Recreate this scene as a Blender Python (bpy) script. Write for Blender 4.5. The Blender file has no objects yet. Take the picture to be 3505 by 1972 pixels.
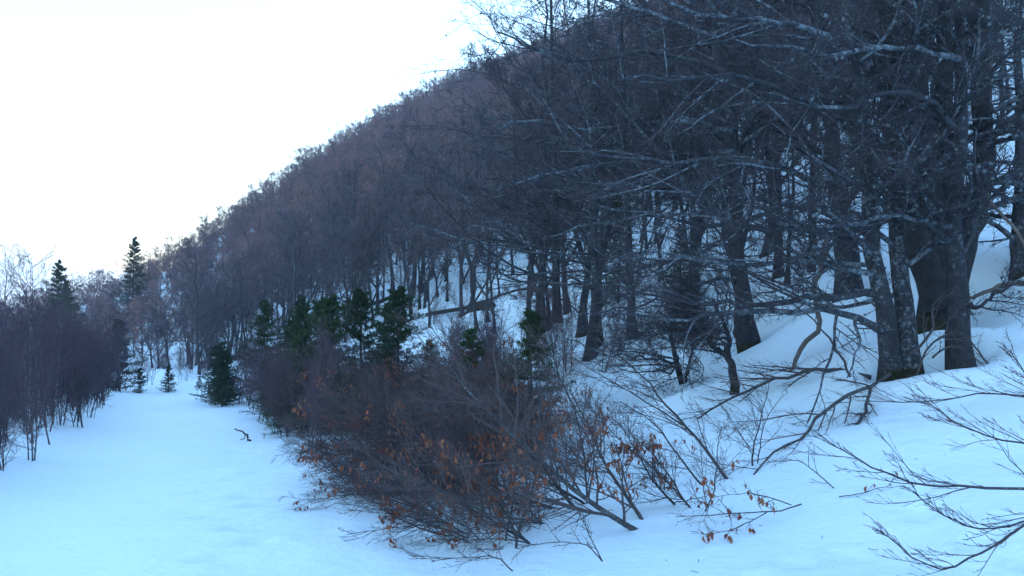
import bpy, math, random
import numpy as np

# ------------------------------------------------------------------ camera, sky, sun, exposure
scene = bpy.context.scene
col = scene.collection
R = math.radians
EYE = (0.0, 0.0, 1.75)
cam_data = bpy.data.cameras.new('camera')
cam = bpy.data.objects.new('camera', cam_data)
col.objects.link(cam)
cam.location = EYE
cam.rotation_euler = (R(90), 0, 0)
cam_data.sensor_width = 36
cam_data.lens = 28.25
cam_data.clip_start = 0.05
cam_data.clip_end = 20000
scene.camera = cam

SUN_AZ, SUN_EL = 48, 17            # degrees clockwise from the view direction, height above the horizon
world = bpy.data.worlds.new('World')
scene.world = world
world.use_nodes = True
wn = world.node_tree.nodes
wn.clear()
sky = wn.new('ShaderNodeTexSky')
sky.sky_type = 'NISHITA'
sky.sun_disc = False
sky.sun_elevation = R(SUN_EL)
sky.sun_rotation = R(SUN_AZ)
sky.altitude = 1200
sky.air_density = 1.7
sky.dust_density = 1.0
sky.ozone_density = 4.8
bg = wn.new('ShaderNodeBackground')
bg.inputs['Strength'].default_value = 0.15
wo = wn.new('ShaderNodeOutputWorld')
world.node_tree.links.new(sky.outputs[0], bg.inputs[0])
world.node_tree.links.new(bg.outputs[0], wo.inputs[0])

sun_data = bpy.data.lights.new('sun', 'SUN')
sun_data.energy = 3.5
sun_data.angle = R(0.53)
sun_data.color = (1.0, 0.9, 0.76)
sun = bpy.data.objects.new('sun', sun_data)
col.objects.link(sun)
sun.location = (150, 20, 300)
sun.rotation_euler = (R(90 - SUN_EL), 0, R(180 - SUN_AZ))

vs = scene.view_settings
vs.view_transform = 'Standard'
vs.look = 'None'
vs.gamma = 1
vs.use_curve_mapping = False
vs.exposure = 2.27
scene.cycles.max_bounces = 4
scene.cycles.diffuse_bounces = 2
scene.cycles.use_denoising = True
scene.cycles.denoising_prefilter = 'ACCURATE'

# ------------------------------------------------------------------ terrain
TOE = np.array([(66, -160, 12), (24, -60, 4.2), (8, -20, 1.5), (1.6, 0, 0), (-3, 12, -1.0), (-8.5, 25, -2.1), (-14.6, 40, -3.3),
                (-24, 55, -4.4), (-40, 75, -6), (-70, 100, -9), (-120, 135, -13), (-300, 230, -30), (-1600, 760, -70)], float)
RIDGE = np.array([(-1600, 900, -66), (-300, 300, -28), (-130, 175, -11), (-84, 138, -7), (-63, 128, -1), (-50, 140, 8), (-35, 175, 28.5),
                  (-9, 215, 55), (46, 230, 86), (130, 215, 112), (200, 130, 125), (230, 0, 130), (240, -150, 140), (500, -900, 200)], float)

def poly_dist(P, x, y):
    best = np.full(x.shape, 1e18); sg = np.ones(x.shape); zz = np.zeros(x.shape)
    for a, b in zip(P[:-1], P[1:]):
        dx, dy = b[0]-a[0], b[1]-a[1]; l2 = dx*dx+dy*dy
        t = np.clip(((x-a[0])*dx+(y-a[1])*dy)/l2, 0, 1)
        ex, ey = x-(a[0]+t*dx), y-(a[1]+t*dy)
        d2 = ex*ex+ey*ey
        m = d2 < best
        best = np.where(m, d2, best)
        sg = np.where(m, np.where(dx*ey-dy*ex > 0, -1.0, 1.0), sg)   # +1 on the right hand of the line
        zz = np.where(m, a[2]+t*(b[2]-a[2]), zz)
    return np.sqrt(best), sg, zz

def hash2(i, j, s):
    h = np.sin(i*127.1+j*311.7+s*74.7)*43758.5453
    return h-np.floor(h)
def vnoise(x, y, s=0):
    i, j = np.floor(x), np.floor(y); fx, fy = x-i, y-j
    fx = fx*fx*(3-2*fx); fy = fy*fy*(3-2*fy)
    a, b, c, d = hash2(i, j, s), hash2(i+1, j, s), hash2(i, j+1, s), hash2(i+1, j+1, s)
    return (a*(1-fx)+b*fx)*(1-fy)+(c*(1-fx)+d*fx)*fy-0.5
def sstep(a, b, v):
    t = np.clip((v-a)/(b-a), 0, 1); return t*t*(3-2*t)

WELLS = []      # (x, y, radius, depth): melted hollows round the trunks
PRINTS = []     # footprints
def height(x, y, fine=True):
    x = np.asarray(x, float); y = np.asarray(y, float)
    d1, s1, z1 = poly_dist(TOE, x, y)
    d2, s2, z2 = poly_dist(RIDGE, x, y)
    u = d1*s1
    up = np.maximum(u, 0)
    hill = z1+0.53*up-3.7*(1-np.exp(-up/6))
    hill = np.where(s2 < 0, np.minimum(hill, z2)-0.25*d2, np.minimum(hill, z2+0.9*d2))
    lw = np.maximum(-u-5.4, 0)
    side = z1+0.25*np.exp(-((u+4.8)/0.9)**2)-0.16*lw*np.clip(1-lw/160, 0.4, 1)
    z = np.clip(np.where(u > 0, hill, side), -118, 150)
    # bank of ploughed snow where the track meets the slope, lumps, wind ripples
    k = sstep(-1.5, 3, u)
    r = np.hypot(x, y)
    z = z+k*(0.55*vnoise(x/3.1, y/3.1, 1)+0.22*vnoise(x/1.25, y/1.25, 2))*sstep(1.0, 6, u+3)
    z = z+0.5*vnoise(x/9, y/9, 5)*sstep(3, 14, np.abs(u))
    z = z+0.06*vnoise(x/1.7, y/1.7, 3)+0.035*vnoise(x/0.7, y/0.7, 4)+0.018*vnoise(x/0.27+0.4*y, y/0.4, 6)*(r < 25)
    z = z+sstep(37, 42, y+0.25*u)*sstep(66, 50, y)*sstep(-13, -6, u)*(0.35+0.9*vnoise(x/2.6, y/2.6, 9)+0.6*vnoise(x/1.1, y/1.1, 12))
    if fine:
        for wx, wy, wr, wd in WELLS:
            d = np.hypot(x-wx, y-wy)
            z = z-wd*np.exp(-(d/wr)**2)+0.25*wd*np.exp(-((d-1.9*wr)/(0.8*wr))**2)
        for px, py, a in PRINTS:
            ca, sa = math.cos(a), math.sin(a)
            ex, ey = (x-px)*ca+(y-py)*sa, -(x-px)*sa+(y-py)*ca
            q = (ex/0.17)**2+(ey/0.10)**2
            z = z-0.075*np.exp(-q*q)+0.02*np.exp(-((np.sqrt(q)-1.6)/0.45)**2)
    return z
def gz(x, y):
    return float(height(np.array([x]), np.array([y]))[0])

# ------------------------------------------------------------------ materials
def new_mat(name):
    m = bpy.data.materials.new(name); m.use_nodes = True
    nt = m.node_tree
    b = nt.nodes['Principled BSDF']
    b.inputs['Specular IOR Level'].default_value = 0.2
    return m, nt, b
def node(nt, t, **kw):
    n = nt.nodes.new(t)
    for k, v in kw.items(): setattr(n, k, v)
    return n
def noise(nt, scale, detail=4, rough=0.6, vec=None):
    n = node(nt, 'ShaderNodeTexNoise'); n.inputs['Scale'].default_value = scale
    n.inputs['Detail'].default_value = detail; n.inputs['Roughness'].default_value = rough
    if vec: nt.links.new(vec, n.inputs['Vector'])
    return n
def ramp(nt, src, stops):
    n = node(nt, 'ShaderNodeValToRGB'); e = n.color_ramp.elements
    e[0].position, e[0].color = stops[0][0], (*stops[0][1], 1)
    e[1].position, e[1].color = stops[-1][0], (*stops[-1][1], 1)
    for p, c in stops[1:-1]:
        q = e.new(p); q.color = (*c, 1)
    nt.links.new(src, n.inputs[0]); return n
def mixc(nt, fac, a, b):
    n = node(nt, 'ShaderNodeMix', data_type='RGBA')
    for s, v in ((0, fac), (6, a), (7, b)):
        if isinstance(v, (tuple, float, int)):
            n.inputs[s].default_value = (*v, 1) if isinstance(v, tuple) else v
        else: nt.links.new(v, n.inputs[s])
    return n.outputs[2]
def bump(nt, b, src, strength, dist):
    n = node(nt, 'ShaderNodeBump'); n.inputs['Strength'].default_value = strength
    n.inputs['Distance'].default_value = dist
    nt.links.new(src, n.inputs['Height']); nt.links.new(n.outputs[0], b.inputs['Normal'])

def mat_snow():
    m, nt, b = new_mat('snow')
    tc = node(nt, 'ShaderNodeTexCoord').outputs['Object']
    n1 = noise(nt, 0.35, 5, 0.6, tc); n2 = noise(nt, 9, 6, 0.7, tc)
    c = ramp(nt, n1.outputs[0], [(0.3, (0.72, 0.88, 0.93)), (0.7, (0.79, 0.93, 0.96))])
    # specks of bark dust and fallen bud scales
    v = node(nt, 'ShaderNodeTexVoronoi'); v.inputs['Scale'].default_value = 2.6
    nt.links.new(tc, v.inputs['Vector'])
    nz = noise(nt, 0.6, 2, 0.5, tc)
    sp = ramp(nt, v.outputs['Distance'], [(0.0, (1, 1, 1)), (0.035, (0, 0, 0))])
    gate = ramp(nt, nz.outputs[0], [(0.5, (0, 0, 0)), (0.62, (1, 1, 1))])
    mul = node(nt, 'ShaderNodeMath', operation='MULTIPLY')
    nt.links.new(sp.outputs[0], mul.inputs[0]); nt.links.new(gate.outputs[0], mul.inputs[1])
    nt.links.new(mixc(nt, mul.outputs[0], c.outputs[0], (0.2, 0.17, 0.14)), b.inputs['Base Color'])
    b.inputs['Roughness'].default_value = 0.62
    b.inputs['Specular IOR Level'].default_value = 0.25
    n3 = noise(nt, 2.4, 3, 0.55, tc)
    mx = node(nt, 'ShaderNodeMath', operation='MULTIPLY_ADD'); mx.inputs[1].default_value = 2.5
    nt.links.new(n3.outputs[0], mx.inputs[0]); nt.links.new(n2.outputs[0], mx.inputs[2])
    bump(nt, b, mx.outputs[0], 0.6, 0.035)
    return m
def mat_bark(name, base, dark, lichen, amount, moss=0.0, scale=1.0):
    m, nt, b = new_mat(name)
    tc = node(nt, 'ShaderNodeTexCoord').outputs['Object']
    n1 = noise(nt, 7*scale, 5, 0.65, tc); n2 = noise(nt, 16*scale, 6, 0.75, tc)
    c0 = ramp(nt, n1.outputs[0], [(0.3, dark), (0.7, base)])
    oi = node(nt, 'ShaderNodeObjectInfo'); n0 = noise(nt, 1.3*scale, 3, 0.6, tc)
    v1 = node(nt, 'ShaderNodeMath', operation='MULTIPLY_ADD'); v1.inputs[1].default_value = 0.12
    nt.links.new(oi.outputs['Random'], v1.inputs[0]); nt.links.new(n2.outputs[0], v1.inputs[2])
    v2 = node(nt, 'ShaderNodeMath', operation='MULTIPLY_ADD'); v2.inputs[1].default_value = 0.5
    nt.links.new(n0.outputs[0], v2.inputs[0]); nt.links.new(v1.outputs[0], v2.inputs[2])
    g = ramp(nt, v2.outputs[0], [(0.94-amount, (0, 0, 0)), (1.06-amount*0.8, (1, 1, 1))])
    c = mixc(nt, g.outputs[0], c0.outputs[0], lichen)
    if moss:
        sx = node(nt, 'ShaderNodeSeparateXYZ'); nt.links.new(tc, sx.inputs[0])
        n3 = noise(nt, 3, 4, 0.6, tc)
        a = node(nt, 'ShaderNodeMath', operation='MULTIPLY_ADD'); a.inputs[1].default_value = -0.55/moss; a.inputs[2].default_value = 0.3
        nt.links.new(sx.outputs[2], a.inputs[0])
        s = node(nt, 'ShaderNodeMath', operation='ADD'); nt.links.new(a.outputs[0], s.inputs[0]); nt.links.new(n3.outputs[0], s.inputs[1])
        mg = ramp(nt, s.outputs[0], [(0.52, (0, 0, 0)), (0.64, (1, 1, 1))])
        mcol = ramp(nt, n2.outputs[0], [(0.3, (0.014, 0.016, 0.009)), (0.7, (0.036, 0.037, 0.016))])
        c = mixc(nt, mg.outputs[0], c, mcol.outputs[0])
    nt.links.new(c, b.inputs['Base Color'])
    b.inputs['Roughness'].default_value = 0.85
    bump(nt, b, n2.outputs[0], 0.7, 0.02/scale)
    return m
def mat_twig(name, a, c):
    m, nt, b = new_mat(name)
    oi = node(nt, 'ShaderNodeObjectInfo')
    tc = node(nt, 'ShaderNodeTexCoord').outputs['Object']
    n = noise(nt, 2.2, 3, 0.6, tc)
    ad = node(nt, 'ShaderNodeMath', operation='MULTIPLY_ADD'); ad.inputs[1].default_value = 0.55; ad.inputs[2].default_value = -0.02
    nt.links.new(oi.outputs['Random'], ad.inputs[0])
    s = node(nt, 'ShaderNodeMath', operation='MULTIPLY_ADD'); s.inputs[1].default_value = 0.5
    nt.links.new(n.outputs[0], s.inputs[0]); nt.links.new(ad.outputs[0], s.inputs[2])
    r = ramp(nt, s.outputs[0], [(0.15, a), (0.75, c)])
    nt.links.new(r.outputs[0], b.inputs['Base Color'])
    b.inputs['Roughness'].default_value = 0.7
    return m
def mat_birch():
    m, nt, b = new_mat('birch_bark')
    tc = node(nt, 'ShaderNodeTexCoord').outputs['Object']
    mp = node(nt, 'ShaderNodeMapping'); mp.inputs['Scale'].default_value = (3, 3, 22); nt.links.new(tc, mp.inputs[0])
    n = noise(nt, 1.4, 4, 0.7, mp.outputs[0])
    r = ramp(nt, n.outputs[0], [(0.44, (0.05, 0.04, 0.045)), (0.62, (0.24, 0.22, 0.22))])
    nt.links.new(r.outputs[0], b.inputs['Base Color']); b.inputs['Roughness'].default_value = 0.7
    return m
def mat_leaf():
    m, nt, b = new_mat('russet_leaf')
    oi = node(nt, 'ShaderNodeObjectInfo')
    tc = node(nt, 'ShaderNodeTexCoord').outputs['Object']
    n = noise(nt, 7, 3, 0.6, tc)
    s = node(nt, 'ShaderNodeMath', operation='MULTIPLY_ADD'); s.inputs[1].default_value = 0.6
    nt.links.new(n.outputs[0], s.inputs[0])
    h = node(nt, 'ShaderNodeMath', operation='MULTIPLY'); h.inputs[1].default_value = 0.5
    nt.links.new(oi.outputs['Random'], h.inputs[0]); nt.links.new(h.outputs[0], s.inputs[2])
    r = ramp(nt, s.outputs[0], [(0.2, (0.17, 0.045, 0.025)), (0.5, (0.3, 0.09, 0.045)), (0.8, (0.36, 0.16, 0.085))])
    nt.links.new(r.outputs[0], b.inputs['Base Color']); b.inputs['Roughness'].default_value = 0.6
    tr = node(nt, 'ShaderNodeBsdfTranslucent'); nt.links.new(r.outputs[0], tr.inputs[0])
    mx = node(nt, 'ShaderNodeMixShader'); mx.inputs[0].default_value = 0.3
    nt.links.new(b.outputs[0], mx.inputs[1]); nt.links.new(tr.outputs[0], mx.inputs[2])
    nt.links.new(mx.outputs[0], nt.nodes['Material Output'].inputs[0])
    return m
M = {
    'snow': mat_snow(),
    'bark': mat_bark('beech_bark', (0.052, 0.055, 0.063), (0.02, 0.021, 0.026), (0.19, 0.225, 0.245), 0.08, moss=0.3),
    'far_bark': mat_bark('grey_beech_bark', (0.062, 0.064, 0.072), (0.032, 0.033, 0.039), (0.13, 0.15, 0.165), 0.05, moss=0.2, scale=0.5),
    'mossy': mat_bark('mossy_bark', (0.04, 0.041, 0.043), (0.016, 0.016, 0.018), (0.1, 0.11, 0.11), 0.04, moss=0.9),
    'limb': mat_bark('lichen_limb_bark', (0.062, 0.066, 0.076), (0.026, 0.026, 0.032), (0.19, 0.23, 0.26), 0.12),
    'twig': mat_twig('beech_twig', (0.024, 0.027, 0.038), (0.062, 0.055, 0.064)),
    'far_twig': mat_twig('hillside_twig', (0.135, 0.104, 0.13), (0.34, 0.185, 0.165)),  # lighter than the near twigs: part of the distance haze is put into this colour
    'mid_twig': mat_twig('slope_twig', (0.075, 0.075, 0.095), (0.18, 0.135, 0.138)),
    'bush_twig': mat_twig('sapling_twig', (0.045, 0.04, 0.05), (0.105, 0.08, 0.08)),
    'stem': mat_bark('sapling_bark', (0.085, 0.08, 0.08), (0.035, 0.032, 0.034), (0.19, 0.2, 0.2), 0.03, scale=3),
    'birch': mat_birch(),
    'birch_twig': mat_twig('birch_twig', (0.06, 0.046, 0.064), (0.11, 0.075, 0.09)),
    'needle': mat_twig('conifer_needle', (0.016, 0.042, 0.026), (0.055, 0.09, 0.034)),
    'pale_wood': mat_bark('bare_wood', (0.19, 0.155, 0.135), (0.1, 0.08, 0.07), (0.2, 0.19, 0.18), 0.0, scale=2),
    'leaf': mat_leaf(),
    'lichen': mat_twig('tree_lichen', (0.06, 0.075, 0.08), (0.13, 0.16, 0.17)),
}

# ------------------------------------------------------------------ mesh helpers
class MB:
    """collects quads, makes one mesh"""
    def __init__(s): s.V, s.F, s.I, s.n = [], [], [], 0
    def add(s, V, F, mi=0):
        s.V.append(V); s.F.append(F+s.n); s.I.append(np.full(len(F), mi, np.int32)); s.n += len(V)
    def merge(s, o, slots):
        for V, F, I in zip(o.V, o.F, o.I): s.F.append(F+s.n); s.I.append(np.array(slots, np.int32)[I])
        s.V += o.V; s.n += o.n
    def mesh(s, name, mats):
        V = np.concatenate(s.V).astype(np.float32); I = np.concatenate(s.I)
        L = np.concatenate([f.ravel() for f in s.F]).astype(np.int32)
        tot = np.concatenate([np.full(len(f), f.shape[1], np.int32) for f in s.F])
        me = bpy.data.meshes.new(name)
        me.vertices.add(len(V)); me.vertices.foreach_set('co', V.ravel())
        me.loops.add(len(L)); me.loops.foreach_set('vertex_index', L)
        me.polygons.add(len(tot)); me.polygons.foreach_set('loop_start', np.concatenate([[0], np.cumsum(tot)[:-1]]).astype(np.int32))
        for m in mats: me.materials.append(M[m])
        me.polygons.foreach_set('material_index', I)
        me.polygons.foreach_set('use_smooth', np.ones(len(tot), bool))
        me.update(calc_edges=True)
        return me
def unit(v): return v/(np.linalg.norm(v, axis=-1, keepdims=True)+1e-12)
def tubes(P, Rr, k, lump=None):
    """N polylines of Q points -> k sided tapering tubes"""
    N, Q, _ = P.shape
    T = unit(np.gradient(P, axis=1))
    main = unit(P[:, -1]-P[:, 0])
    ref = np.where(np.abs(main[:, 2:3]) < 0.8, np.array([[0, 0, 1.0]]), np.array([[1.0, 0, 0]]))[:, None, :]
    A = unit(np.cross(T, ref)); B = np.cross(T, A)
    a = np.arange(k)*2*math.pi/k
    rr = Rr[:, :, None]*np.ones(k)
    if lump is not None: rr = rr*lump
    V = P[:, :, None, :]+rr[..., None]*(np.cos(a)[None, None, :, None]*A[:, :, None, :]+np.sin(a)[None, None, :, None]*B[:, :, None, :])
    i = np.arange(N)[:, None, None]*Q*k; j = np.arange(Q-1)[None, :, None]*k; m = np.arange(k)[None, None, :]; m2 = (m+1) % k
    F = np.stack([i+j+m, i+j+m2, i+j+k+m2, i+j+k+m], -1).reshape(-1, 4)
    return V.reshape(-1, 3), F
def cones(P, Rr):
    """finest twigs: three sided spikes"""
    N = len(P); T = unit(P[:, -1]-P[:, 0])
    A = unit(np.cross(T, np.where(np.abs(T[:, 2:3]) < 0.8, np.array([[0, 0, 1.0]]), np.array([[1.0, 0, 0]])))); B = np.cross(T, A)
    a = np.arange(3)*2*math.pi/3
    ring = P[:, None, 0]+1.25*Rr[:, :1, None]*(np.cos(a)[None, :, None]*A[:, None]+np.sin(a)[None, :, None]*B[:, None])
    V = np.concatenate([ring, P[:, -1:]], 1).reshape(-1, 3)
    i = np.arange(N)[:, None]*4
    F = np.stack([np.concatenate([i+q, i+(q+1) % 3, i+3], 1) for q in range(3)], 1).reshape(-1, 3)
    return V, F
def resample(pts, Q):
    pts = np.asarray(pts, float); n = len(pts)
    t = np.linspace(0, n-1, Q); out = np.zeros((Q, pts.shape[1]))
    ext = np.vstack([2*pts[0]-pts[1], pts, 2*pts[-1]-pts[-2]])
    for q, tt in enumerate(t):
        i = min(int(tt), n-2); f = tt-i
        p0, p1, p2, p3 = ext[i], ext[i+1], ext[i+2], ext[i+3]
        out[q] = 0.5*((2*p1)+(-p0+p2)*f+(2*p0-5*p1+4*p2-p3)*f*f+(-p0+3*p1-3*p2+p3)*f**3)
    return out
def grow(rng, pts, rad, n, t, ang, lf, rr, P, wob, trop, flat=0.0, bias=(0, 0, 0), lmin=0.05, rmin=0.002, rmax=1.0, taper=0.35, fall=0.6):
    N, Q, _ = pts.shape
    L = np.linalg.norm(np.diff(pts, axis=1), axis=2).sum(1)
    idx = np.repeat(np.arange(N), n); K = len(idx)
    s = np.tile((np.arange(n)+0.5)/n, N)+(rng.random(K)-0.5)/n
    s = t[0]+(t[1]-t[0])*s
    f = s*(Q-1); i = np.clip(f.astype(int), 0, Q-2); w = (f-i)[:, None]
    pos = pts[idx, i]*(1-w)+pts[idx, i+1]*w
    tan = unit(pts[idx, i+1]-pts[idx, i])
    r = rad[idx, i]*(1-w[:, 0])+rad[idx, i+1]*w[:, 0]
    v = rng.normal(size=(K, 3)); v[:, 2] *= (1-flat)
    v = unit(v-(v*tan).sum(1, keepdims=True)*tan)
    a = np.radians(rng.uniform(ang[0], ang[1], K))[:, None]
    d = unit(np.cos(a)*tan+np.sin(a)*v+np.array(bias))
    ln = np.maximum(L[idx]*lf*(1-fall*s)*rng.uniform(0.6, 1.3, K), lmin)
    r0 = np.clip(r*rr, rmin, rmax)
    out = np.zeros((K, P, 3)); out[:, 0] = pos
    st = (ln/(P-1))[:, None]
    for q in range(1, P):
        d = unit(d+wob*rng.normal(size=(K, 3))+np.array([0, 0, trop])+np.array(bias)*0.3)
        out[:, q] = out[:, q-1]+d*st
    R_ = np.maximum(r0[:, None]*np.linspace(1, taper, P)[None, :], rmin*0.6)
    return out, R_
def lumps(rng, Q, k, amt):
    g = rng.normal(size=(Q, k))
    g = (g+np.roll(g, 1, 1)+np.roll(g, -1, 1))/3
    g[1:-1] = (g[1:-1]+g[2:]+g[:-2])/3
    return (1+amt*g)[None]

# ------------------------------------------------------------------ object helpers
def tag(o, label=None, cat=None, group=None, kind=None):
    if label: o['label'] = label
    if cat: o['category'] = cat
    if group: o['group'] = group
    if kind: o['kind'] = kind
    return o
def obj(name, mesh, parent=None):
    o = bpy.data.objects.new(name, mesh); col.objects.link(o)
    if parent is not None: o.parent = parent
    return o
def thing(name, loc, label, cat, group=None, rz=0.0, sc=1.0):
    o = bpy.data.objects.new(name, None); col.objects.link(o)
    o.empty_display_size = 0.3
    o.location = loc; o.rotation_euler = (0, 0, rz); o.scale = (sc, sc, sc)
    return tag(o, label, cat, group)
FOC = 2021.0
def at(px, py, d):
    """a sighted point d metres ahead of where the photographer stood"""
    return np.array([(px-1287.5)/FOC*d, d, EYE[2]+(724.5-py)/FOC*d])

# ------------------------------------------------------------------ ground
NEAR_TRUNKS = [(5.33, 11.0, 0.42, 0.3), (5.62, 11.0, 0.42, 0.3), (5.97, 10.75, 0.42, 0.3), (7.2, 13.2, 1.0, 0.45), (6.73, 16.15, 0.75, 0.3),
               (4.73, 16.0, 0.6, 0.25), (3.45, 12.4, 0.4, 0.15)]
WELLS += NEAR_TRUNKS
PRINTS += [(-1.9+0.32*math.sin(i*1.9)-0.36*i*0.45*1.3+0.12*(i % 2), 5.2+0.62*i, 1.9) for i in range(14)]+[(3.64, 7.25, 0.6), (3.42, 6.72, 0.9), (2.17, 6.1, 0.3), (2.62, 6.2, 0.2), (3.62, 5.6, 0.5), (3.46, 6.02, 0.8), (3.05, 5.75, 0.4), (1.75, 5.75, 0.3), (3.95, 6.3, 0.7)]

def build_ground():
    N = 380
    s = np.linspace(-1, 1, N)
    k = 7.2
    gx = 1.5+1300*np.sinh(k*s)/math.sinh(k)
    gy = 8+1300*np.sinh(k*s)/math.sinh(k)
    X, Y = np.meshgrid(gx, gy)
    Z = height(X, Y)
    V = np.stack([X, Y, Z], -1).reshape(-1, 3)
    i, j = np.meshgrid(np.arange(N-1), np.arange(N-1))
    a = (j*N+i).ravel()
    F = np.stack([a, a+1, a+N+1, a+N], -1)
    C = V[F].mean(1)
    d, sg, _ = poly_dist(TOE, C[:, 0], C[:, 1])
    u = d*sg
    on = (u < 0.2) & (u > -5.3) & (C[:, 1] > -60) & (C[:, 1] < 48)
    for name, m in (('snow_track', on), ('snow_ground', ~on)):
        f = F[m]; used, inv = np.unique(f, return_inverse=True)
        b = MB(); b.add(V[used], inv.reshape(f.shape))
        tag(obj(name, b.mesh(name, ['snow'])), kind='structure')
build_ground()

def build_mountain():
    rng = np.random.default_rng(4)
    n, m = 90, 22
    X, Tt = np.meshgrid(np.linspace(-1290, -420, n), np.linspace(0, 1, m))
    crest = 74*np.exp(-((X+800)/250)**2)+50*np.exp(-((X+1300)/280)**2)-10
    crest += 14*vnoise(X/60, X*0, 3)+7*vnoise(X/22, X*0, 6)
    Y = 900+Tt*380
    Z = -110+(crest+110)*np.sin(Tt*math.pi/2)+12*vnoise(X/45, Y/45, 8)*Tt*(1-Tt)*4
    V = np.stack([X, Y, Z], -1).reshape(-1, 3)
    i, j = np.meshgrid(np.arange(n-1), np.arange(m-1)); a = (j*n+i).ravel()
    b = MB(); b.add(V, np.stack([a, a+1, a+n+1, a+n], -1))
    tag(obj('distant_mountain', b.mesh('distant_mountain', ['snow'])), kind='structure')
build_mountain()

# ------------------------------------------------------------------ tree builders
def finish(mb_list, name):     # [(part, MB, mats)] -> meshes
    return [(p, b.mesh(name+'_'+p, mats)) for p, b, mats in mb_list]

def beech_proto(seed, H, r0, n1=16, n2=9, n3=7, n4=6, clear=0.3, spread=0.42, thick=1.0, lean=0.05, bark='far_bark', twig='far_twig', fork=True, raw=False):
    """a bare beech: trunk with limbs, crown of branches and twigs"""
    rng = np.random.default_rng(seed)
    Q = 11
    t = np.linspace(0, 1, Q)**1.35
    w = np.cumsum(rng.normal(size=(Q, 2))*0.018*H, 0)*t[:, None]**0.7
    la = rng.uniform(0, 6.28)
    P = np.stack([w[:, 0]+lean*H*t*math.cos(la), w[:, 1]+lean*H*t*math.sin(la), -0.35+t*(H+0.35)], -1)
    rad = r0*(1-0.88*t**1.1)*(1+1.2*np.exp(-np.maximum(P[:, 2]+0.1, 0)/(0.028*H)))
    stems, rads = [P], [rad]
    if fork:
        for q in range(rng.integers(1, 3)):
            i = rng.integers(3, 6); f0 = P[i]
            az = rng.uniform(0, 6.28); ln = H*(1-t[i])*rng.uniform(0.75, 1.0)
            tt = np.linspace(0, 1, Q)[:, None]
            d0 = np.array([math.cos(az)*0.55, math.sin(az)*0.55, 0.8])
            Pf = f0+ln*(d0*tt+np.array([0, 0, 0.25])*tt**2)+np.cumsum(rng.normal(size=(Q, 3))*0.015*H, 0)*tt
            stems.append(Pf); rads.append(rad[i]*0.7*(1-0.86*tt[:, 0]))
    S, SR = np.stack(stems), np.stack(rads)
    tr = MB()
    for a, b in zip(S, SR):
        V, F = tubes(a[None], b[None], 9, lumps(rng, Q, 9, 0.18)); tr.add(V, F, 0)
    lo, rlo = grow(rng, S[:1], SR[:1], 2, (0.15, clear), (55, 95), 0.16, 0.25, 7, 0.12, 0.02, 0.3, rmin=0.012, rmax=0.03, fall=0.2)
    l1, r1 = grow(rng, S[:1], SR[:1], n1, (clear, 0.98), (48, 78), spread, 0.5, 7, 0.09, 0.06, 0.2, rmin=0.015, fall=0.72)
    if len(S) > 1:
        a, b = grow(rng, S[1:], SR[1:], max(5, n1*2//3), (0.2, 0.98), (40, 70), spread*0.9, 0.5, 7, 0.09, 0.06, 0.2, rmin=0.015, fall=0.6)
        l1, r1 = np.concatenate([l1, a]), np.concatenate([r1, b])
    l1, r1 = np.concatenate([l1, lo]), np.concatenate([r1, rlo])
    V, F = tubes(l1, r1, 5); tr.add(V, F, 0)
    cr = MB()
    l2, r2 = grow(rng, l1, r1, n2, (0.18, 1.0), (30, 62), 0.5, 0.55, 5, 0.10, 0.05, 0.45, rmin=0.008*thick, fall=0.5)
    V, F = tubes(l2, r2, 4); cr.add(V, F, 1)
    l3, r3 = grow(rng, l2, r2, n3, (0.15, 1.0), (28, 60), 0.5, 0.55, 4, 0.13, 0.07, 0.4, rmin=0.0055*thick, lmin=0.2)
    V, F = tubes(l3, r3, 3); cr.add(V, F, 0)
    l4, r4 = grow(rng, l3, r3, n4, (0.1, 1.0), (25, 60), 0.62, 0.6, 2, 0.15, 0.10, 0.3, rmin=0.0038*thick, lmin=0.14)
    V, F = cones(l4, r4); cr.add(V, F, 0)
    if raw: return tr, cr
    return finish([('trunk', tr, [bark]), ('crown', cr, [twig, bark])], 'beech')

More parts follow.
